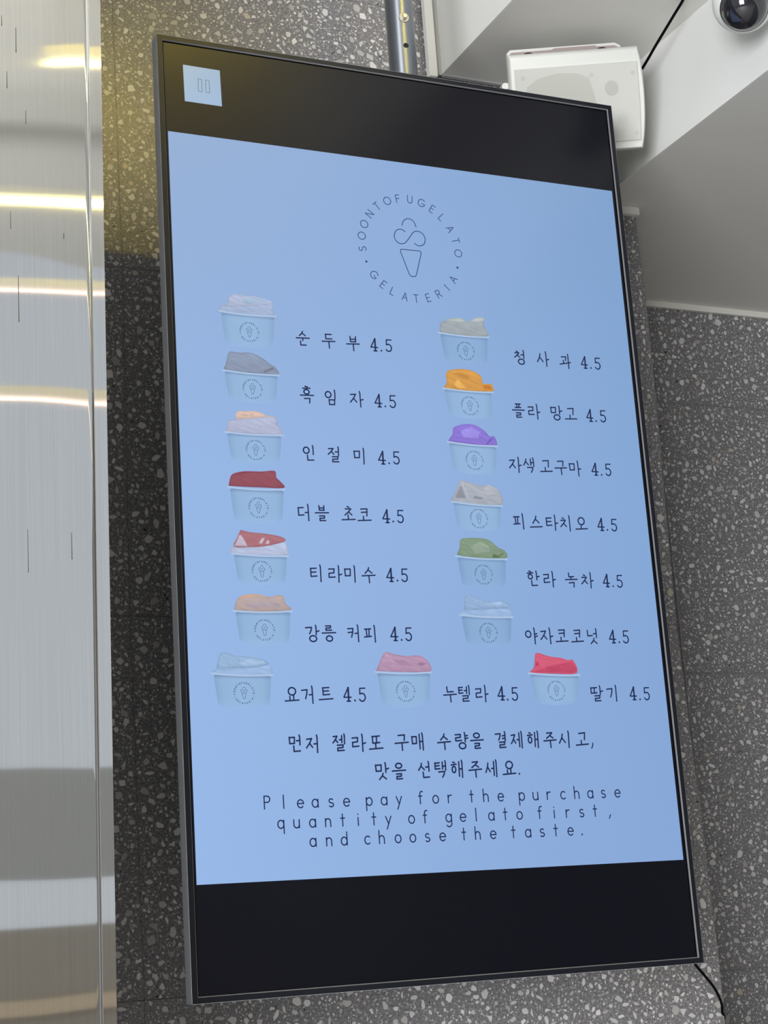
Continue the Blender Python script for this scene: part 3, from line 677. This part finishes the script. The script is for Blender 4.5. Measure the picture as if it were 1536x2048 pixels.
# --- round emblem: ring of capitals around a cone with a curled scoop
CAP = {'S': [arc(.3, .74, .24, .24, 30, 270, 8) + arc(.3, .25, .27, .25, 90, -150, 8)], 'O': [arc(.5, .5, .48, .5, 0, 360, 18)],
       'N': [[(0, 0), (0, 1), (.66, 0), (.66, 1)]], 'T': [[(0, 1), (.62, 1)], [(.31, 1), (.31, 0)]], 'F': [[(0, 0), (0, 1), (.5, 1)], [(0, .52), (.42, .52)]],
       'U': [[(0, 1), (0, .35)] + arc(.32, .33, .32, .33, 180, 360, 8) + [(.64, 1)]], 'G': [arc(.48, .5, .48, .5, 45, 350, 14) + [(.5, .42)]],
       'E': [[(.5, 1), (0, 1), (0, 0), (.5, 0)], [(0, .52), (.42, .52)]], 'L': [[(0, 1), (0, 0), (.46, 0)]], 'A': [[(0, 0), (.35, 1), (.7, 0)], [(.13, .36), (.57, .36)]],
       'R': [[(0, 0), (0, 1), (.3, 1)] + arc(.3, .74, .24, .26, 90, -90, 8) + [(0, .48)], [(.25, .48), (.58, 0)]], 'I': [[(0, 0), (0, 1)]]}
def emblem(ink, cx, cz, s, w, col, colt=None, caps=True, cone=None):
    r, h = RING['r'], 11.0
    for (items, up) in ((RING['top'], 1), (RING['bot'], -1)):
        for (ch, a) in items:
            t = math.radians(a); ox, oz = cx + r * s * math.cos(t), cz + r * s * math.sin(t)
            yx, yz = math.cos(t) * up, math.sin(t) * up; xx, xz = yz, -yx
            gw = max(p[0] for st in CAP[ch] for p in st)
            for st in CAP[ch]:
                ink.stroke([(ox + ((p[0] - gw / 2) * xx + (p[1] - .5) * yx) * h * s, oz + ((p[0] - gw / 2) * xz + (p[1] - .5) * yz) * h * s) for p in st], w, colt or col, caps)
    for a in RING['dots']:
        t = math.radians(a); ink.dot(cx + r * s * math.cos(t), cz + r * s * math.sin(t), 1.5 * s + .15, col)
    if cone is not None: ink = cone
    for i, c in enumerate(CONE):
        pts = [(p.x, p.y) for p in spline([(q[0], q[1], 0) for q in c], 4)] if i < 2 else c
        ink.stroke([(cx + p[0] * s, cz + p[1] * s) for p in pts], w, col, caps)
ink = Ink(); ink2 = Ink(); emblem(ink, RING['c'][0], RING['c'][1], 1.0, 1.15, lin((46, 66, 112)), lin((54, 76, 124)), cone=ink2)
ink.build('emblem_lettering', 6, screen); ink2.build('emblem_cone', 6, screen)

# --- fifteen gelato cup pictures
for n, (L, R, zb, layers) in enumerate(CUPS):
    ux, uz = R[0] - L[0], R[1] - L[1]; w = math.hypot(ux, uz)
    h = ((L[1] + R[1]) / 2 - zb)
    def cp(u, v): return (L[0] + ux * u, L[1] + uz * u * (1 - v) - v * h)
    ink = Ink()
    # cup body: rounded at the foot, melting into the background
    NU, NV = 14, 10; k0 = len(ink.v)
    for j in range(NV + 1):
        v = .05 + .95 * j / NV
        for i in range(NU + 1):
            t = i / NU; x0 = .035 + .055 * v; x1 = .975 - .050 * v
            u = x0 + (x1 - x0) * t
            edge = abs(2 * t - 1)
            drop = v - (.15 * edge ** 3) * max(0, (v - .3) / .7)
            p = cp(u, drop); b_ = bgcol(*p)
            base = [134, 168, 208] if n in (6, 10, 11) else [142, 176, 213]
            if j == 0: base = [122, 152, 190]
            lit = [c - 10 * (1 - min(1, (1 - edge) * 4)) + 6 * (1 - edge) for c in base]
            f = max(0, (v - .55) / .45) ** 2.0 * .48
            ink.v.append(p); ink.c.append(lin([lit[q] * (1 - f) + (b_[q] + 4) * f for q in range(3)]))
    for j in range(NV):
        for i in range(NU):
            a = k0 + j * (NU + 1) + i; ink.f.append([a, a + 1, a + NU + 2, a + NU + 1])
    picture = ink.build('gelato_picture', 2, screen)
    def shade(c, k): return lin([min(255, v * k) for v in c])
    ic = Ink()
    for q, (c, poly, parent_layer) in enumerate(layers):
        pts = [(p.x, p.y) for p in spline([(a, b_, 0) for a, b_ in poly + [poly[0]]], 3)[:-1]] if len(poly) > 6 else [tuple(p) for p in poly]
        o_ = Ink(); n_ = len(pts); pv = [Vector(p) for p in pts]
        xs_ = [p[0] for p in pts]; zs_ = [p[1] for p in pts]
        def inside(x, z):
            r_ = False
            for a, b_ in zip(pts, pts[1:] + pts[:1]):
                if (a[1] > z) != (b_[1] > z) and x < (b_[0] - a[0]) * (z - a[1]) / (b_[1] - a[1]) + a[0]: r_ = not r_
            return r_
        def edge_d(x, z):
            d = 99
            for a, b_ in zip(pts, pts[1:] + pts[:1]):
                dx, dz = b_[0] - a[0], b_[1] - a[1]; t = max(0, min(1, ((x - a[0]) * dx + (z - a[1]) * dz) / (dx * dx + dz * dz + 1e-9)))
                d = min(d, math.hypot(x - a[0] - t * dx, z - a[1] - t * dz))
            return d
        z = min(zs_) + .8
        while z < max(zs_):
            x = min(xs_) + .8
            while x < max(xs_):
                if inside(x, z) and edge_d(x, z) > .5: pv.append(Vector((x, z)))
                x += 1.2
            z += 1.2
        R_ = delaunay_2d_cdt(pv, [], [list(range(n_))], 1, 1e-4)
        h0, h1 = min(zs_), max(zs_)
        for p in R_[0]:
            e_ = min(1, edge_d(p.x, p.y) / 2.6)
            g = noise.noise(Vector((p.x * .07 + n, (p.y + p.x * .25) * .30, q * 3.1))) * .07 + noise.noise(Vector((p.x * .5, p.y * .5, n))) * .035
            k_ = (.90 + .09 * e_ if parent_layer < 0 else .985) + .06 * (p.y - h0) / (h1 - h0 + .1) + g
            if parent_layer >= 0:          # a fold inside the scoop: melts into the colour around it
                t_ = min(1, edge_d(p.x, p.y) / 2.4); t_ = t_ * t_ * (3 - 2 * t_); pc = layers[parent_layer][0]
                cc = [pc[w_] * (1 - t_) + c[w_] * t_ for w_ in range(3)]
            else: cc = c
            o_.v.append((p.x, p.y)); o_.c.append(shade(cc, k_))
        o_.f = [list(f_) for f_ in R_[2]]
        o_.build('gelato_scoop', 3 + .25 * q, screen)
    rim = Ink()
    rc1 = lin((170, 195, 226))
    top = [cp(u, -.004 + .05 * math.sin(math.pi * u) * .8) for u in [i / 16 for i in range(17)]]
    rim.stroke([(p[0], p[1] - 1.7) for p in top[1:-1]], 1.0, lin((118, 148, 186))); rim.stroke(top, 2.2, rc1); rim.build('cup_rim', 4.8, screen)
    lg = Ink(); c_ = cp(.515, .54)
    emblem(lg, c_[0], c_[1], .172, .52, lin((58, 84, 124)), lin((54, 78, 116)), caps=False)
    lg.build('cup_emblem', 5.2, screen)

# --- pause card in the top black band
ink = Ink()
card = [(-314.2, 576.3), (-262.8, 575.8), (-262.0, 523.3), (-313.5, 523.5)]
k = len(ink.v); ink.v += card; ink.c += [lin((158, 182, 203)), lin((152, 178, 205)), lin((152, 180, 214)), lin((157, 184, 212))]; ink.f.append([k, k + 1, k + 2, k + 3])
ink.build('pause_card', 1, screen)
ink = Ink()
for x in (-294.0, -283.6):
    ink.stroke([(x, 558.5), (x + 5, 558.5), (x + 5, 540.5), (x, 540.5), (x, 558.5)], .75, lin((92, 112, 134)))
ink.build('pause_symbol', 2, screen)

# ---------------------------------------------------------------- pole that carries the screen
pole = empty('ceiling_pole', (.047, .075, 4.4), 'grey steel mounting pole with bolt holes dropping to the top of the menu screen', 'pole')
PM = mat('pole_steel', (.22, .24, .28), .30, .85)
px_, py_, pr_ = .0465, .072, .0205
from_bm('pole_tube', tube_bm([(px_, py_, 4.4), (px_, py_, 2.55)], pr_, 40), PM, pole, smooth=True)
HOLE = mat('hole_black', (.004, .004, .004), .8)
ang0 = math.atan2(-1.0, -.16)
def on_pole(z, a):
    d = Vector((math.cos(a), math.sin(a), 0)); c = Vector((px_, py_, z)) + d * (pr_ - .0002)
    x = Vector((-math.sin(a), math.cos(a), 0)); return frame(c, x, Vector((0, 0, 1)), d)
for z in (2.89, 2.972, 3.045, 3.12):
    from_bm('bolt_hole', lathe_bm([(0, .0004), (.0040, .0004), (.0040, -.001)], 18), HOLE, pole, M=on_pole(z, ang0))
from_bm('bolt_washer', lathe_bm([(0, .0012), (.0072, .0012), (.0076, .0006), (.0076, -.001)], 24), mat('bolt_washer_metal', (.42, .41, .40), .4, .7), pole, M=on_pole(2.9345, ang0))
from_bm('bolt_head', lathe_bm([(0, .0065), (.003, .0065), (.0042, .005), (.0042, 0)], 6), mat('bolt_head_metal', (.60, .57, .52), .35, .8), pole, M=on_pole(2.9345, ang0))
box('mount_arm', px_ - .02, px_ + .02, .0455, py_ - .01, 2.30, 2.56, PM, pole)
box('mount_plate', -.12, .2, .0452, .0500, 2.28, 2.50, PM, pole)

# ---------------------------------------------------------------- white speaker under the upper soffit
SC = Vector((.3489, .0850, 2.8636)); SU = Vector((.9185, -.3946, .0242)).normalized(); SN = Vector((-.3602, -.8605, -.3602)).normalized()
SU = (SU - SN * SU.dot(SN)).normalized(); SV = SN.cross(SU).normalized()
if SV.z < 0: SV = -SV
SM = frame(SC, SU, SV, SN)          # local x right, y up, z out of the grille
spk = empty('wall_speaker', tuple(SC - SN * .05), 'white box loudspeaker with a mesh grille, bracketed under the ceiling behind the screen corner', 'speaker')
SPW = mat('speaker_white', (.72, .72, .68), .35)
sw, sh = .1035, .0785
def rounded_front(w, h, bulge):
    pts = [(-w, -h), (w * .94, -h)]
    for i in range(11):
        t = -1 + 2 * i / 10; pts.append((w * .94 + (w * .07) * (1 - t * t) ** .8, h * t))
    pts += [(-w, h)]
    out = []
    for p in pts:
        if not out or (abs(p[0] - out[-1][0]) + abs(p[1] - out[-1][1])) > 1e-5: out.append(p)
    return out
def loft(sections):
    bm = bmesh.new(); R = []
    for (pts, z) in sections: R.append([bm.verts.new((p[0], p[1], z)) for p in pts])
    n = len(R[0])
    for a, b_ in zip(R, R[1:]):
        for i in range(n): bm.faces.new((a[i], a[(i + 1) % n], b_[(i + 1) % n], b_[i]))
    bm.faces.new(R[0]); bm.faces.new(R[-1])
    return bm
rf = rounded_front(sw, sh, 1)
def sc(pts, fx, fy, dy=0): return [(p[0] * fx, p[1] * fy + dy) for p in pts]
from_bm('speaker_cabinet', loft([(sc(rf, .86, .80, .0), -.105), (sc(rf, .97, .95), -.045), (sc(rf, 1, 1), -.022), (sc(rf, 1, .99), -.010), (sc(rf, .985, .955, -.002), -.002), (sc(rf, .965, .92, -.003), .0)]), SPW, spk, smooth=True, M=SM)
# grille: slightly raised mesh panel, lower part of the front
GR = paint('grille_mesh', (.56, .56, .52), .6)
gx0, gx1, gy0, gy1 = -.0955, .0955, -.0655, .0540
gpts = [(gx0, gy0), (gx1 * .985, gy0), (gx1, (gy0 + gy1) / 2), (gx1 * .985, gy1), (gx0, gy1)]
from_bm('grille', loft([(gpts, -.001), (gpts, .0012), (sc(gpts, .985, .985), .0020)]), GR, spk, M=SM)
from_bm('grille_frame', loft([(sc(gpts, 1.02, 1.03), -.001), (sc(gpts, 1.02, 1.03), .0006)]), SPW, spk, M=SM)
DK = mat('grille_woofer', (.47, .47, .42), .7); DK2 = mat('grille_tweeter', (.45, .45, .42), .7); DK3 = mat('grille_screw', (.48, .48, .455), .6)  # driver and screw outlines, darker patches on the grille
def flat(name, pts, z, m_):
    bm = bmesh.new(); a = [bm.verts.new((p[0], p[1], z)) for p in pts]; b_ = [bm.verts.new((p[0], p[1], z - .0006)) for p in pts]
    bm.faces.new(a); bm.faces.new(b_)
    for i in range(len(pts)): bm.faces.new((a[i], a[(i + 1) % len(pts)], b_[(i + 1) % len(pts)], b_[i]))
    return from_bm(name, bm, m_, spk, M=SM)
flat('woofer', [(-.078, -.05), (-.082, .0), (-.078, .026), (-.060, .038), (-.030, .044), (0, .042), (.018, .034), (.024, .012), (.030, -.02), (.026, -.05)], .0024, DK)
flat('tweeter', arc(.052, .016, .0105, .0115, 0, 345, 22), .0024, DK2)
flat('port', arc(.067, -.032, .0085, .0085, 0, 345, 20), .0023, mat('grille_port', (.52, .52, .49), .7))
for (x, y) in ((-.083, .040), (.022, .038), (.086, .037), (.087, -.054), (-.083, -.054)):
    flat('grille_screw', arc(x, y, .0035, .0035, 0, 330, 11), .0023, DK3)
# U bracket behind the top, with slots, and its knob at the left
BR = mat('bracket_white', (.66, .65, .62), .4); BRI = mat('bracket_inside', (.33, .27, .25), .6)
from_bm('bracket', loft([([(-.099, .070), (-.099, .085), (-.094, .0895), (.070, .0895), (.078, .085), (.082, .060)], -.060), ([(-.099, .070), (-.099, .085), (-.094, .0895), (.070, .0895), (.078, .085), (.082, .060)], -.045)]), BR, spk, M=SM)
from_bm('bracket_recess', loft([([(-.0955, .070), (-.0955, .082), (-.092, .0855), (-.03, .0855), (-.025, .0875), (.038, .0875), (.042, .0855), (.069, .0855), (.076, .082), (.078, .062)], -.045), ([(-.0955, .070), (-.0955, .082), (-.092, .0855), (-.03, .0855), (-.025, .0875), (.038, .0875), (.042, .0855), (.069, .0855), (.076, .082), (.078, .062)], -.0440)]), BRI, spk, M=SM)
for x in (-.066, .049):
    from_bm('bracket_slot', loft([(arc(x, .0805, .008, .0035, 0, 340, 12), -.0445), (arc(x, .0805, .008, .0035, 0, 340, 12), -.0435)]), HOLE, spk, M=SM)
for y in (.034, .018):
    from_bm('bracket_knob', loft([(arc(-.1065, y, .0055, .0052, 0, 340, 14), -.060), (arc(-.1065, y, .0055, .0052, 0, 340, 14), -.03)]), SPW, spk, M=SM)
box('bracket_foot', .355, .415, .180, .215, 2.890, H1, BR, spk, bevel=.002)

# ---------------------------------------------------------------- dome camera
dc = Vector((.4518, -.2018, 2.890))
toC = (Vector(cam.location) if False else Vector((-.9845, -1.9448, 1.6538))) - dc
ax = (toC.normalized() + Vector((.05, 0, -.35))).normalized()
dome = empty('dome_camera', (dc.x, dc.y, H1), 'white dome security camera with dark glossy glass at the top right corner of the photo', 'security camera')
from_bm('camera_base', lathe_bm([(0, 0), (.047, 0), (.047, -.012), (.044, -.018), (.0405, -.10), (0, -.10)], 48), SPW, dome, smooth=True, M=Matrix.Translation((dc.x, dc.y, H1)))
xx = ax.orthogonal().normalized(); yy = ax.cross(xx)
DM = frame(dc, xx, yy, ax)
prof = [(.0430 * math.sin(math.radians(a)), -.0430 * math.cos(math.radians(a))) for a in range(0, 125, 6)]
prof += [(.0340, .0265), (.0335, .024)]
from_bm('camera_shell', lathe_bm(prof, 48), SPW, dome, smooth=True, M=DM)
gprof = [(.0333 * math.cos(math.radians(a)), .022 + .0300 * math.sin(math.radians(a))) for a in range(0, 91, 6)]
GLS = mat('dome_glass', (.010, .010, .016), .06, spec=.7, Coat_Weight=.6, Coat_Roughness=.03)
from_bm('dome_glass', lathe_bm(gprof[:-1] + [(0, .052)], 48), GLS, dome, smooth=True, M=DM)

# ---------------------------------------------------------------- cables
BLK = mat('cable_black', (.003, .003, .004), .75, 0, .05)
c1 = empty('power_cable', (.37, .04, 1.6), 'thin black cable hanging from the lower right corner of the menu screen', 'cable')
from_bm('cable_sheath', tube_bm(spline([(0.3, 0.035, 1.68), (0.345, 0.04, 1.61), (0.3655, 0.05, 1.591), (0.3911, 0.08, 1.5812), (0.438, 0.13, 1.5644), (0.4924, 0.19, 1.545), (0.5346, 0.24, 1.5272), (0.5618, 0.275, 1.5135), (0.5729, 0.292, 1.5038), (0.5835, 0.305, 1.492), (0.585, 0.34, 1.475)], 8), .0019, 10), BLK, c1, smooth=True)
c2 = empty('speaker_cable', (.48, -.03, H1), 'thin black cable running from the ceiling to the back of the white speaker', 'cable')
p_end = SM @ Vector((.080, .050, -.075)); 
from_bm('cable_sheath', tube_bm(spline([(0.472, -0.0546, 2.999), (0.48, -0.03, 2.9957), (0.4796, -0.004, 2.9846), (0.4774, 0.02, 2.9717), (0.4756, 0.045, 2.959), (0.4757, 0.07, 2.9481), (0.4755, 0.088, 2.9405)], 8), .0022, 10), BLK, c2, smooth=True)

# ---------------------------------------------------------------- shop lamps (behind the viewer)
tube_lamp(-2.6, 3.4, -3.924, 4.11, .006, emis('yellow_tube', (1.0, .86, .28), 14), 'long yellow tube lamp hanging behind the viewer', .211, .05)
tube_lamp(.175, 1.6, -3.04, 4.150, .004, emis('yellow_tube_short', (1.0, .84, .25), 14), 'short thin yellow tube lamp behind the viewer, right of centre', .35, .04)
tube_lamp(-.25, .58, -2.0, 4.200, .030, emis('yellow_tube_thick', (1.0, .76, .08), 48), 'thick yellow tube lamp nearest the menu wall', 0, .13)
tube_lamp(-2.6, 3.4, -3.662, 3.69, .002, emis('warm_strip_upper', (1.0, .62, .40), 5), 'upper thin warm light strip behind the viewer', .211)
tube_lamp(-2.6, 3.4, -3.19, 3.18, .002, emis('warm_strip_lower', (1.0, .62, .40), 5), 'lower thin warm light strip behind the viewer', .109)

# far street side: a dark lintel, an open gap and a low wall under it
struct(box('wall_front_lintel', -3, 7, -9.2, -9.0, 2.10, 2.76, mat('lintel_grey', (.50, .50, .49), .6)))
struct(box('wall_front_low', -3, 7, -9.2, -9.0, 0, 1.80, mat('low_wall_brown', (.42, .38, .33), .6)))
struct(box('trim_front_rail', -3, 7, -8.995, -8.96, 1.31, 1.40, mat('rail_wood', (.75, .60, .44), .5)))
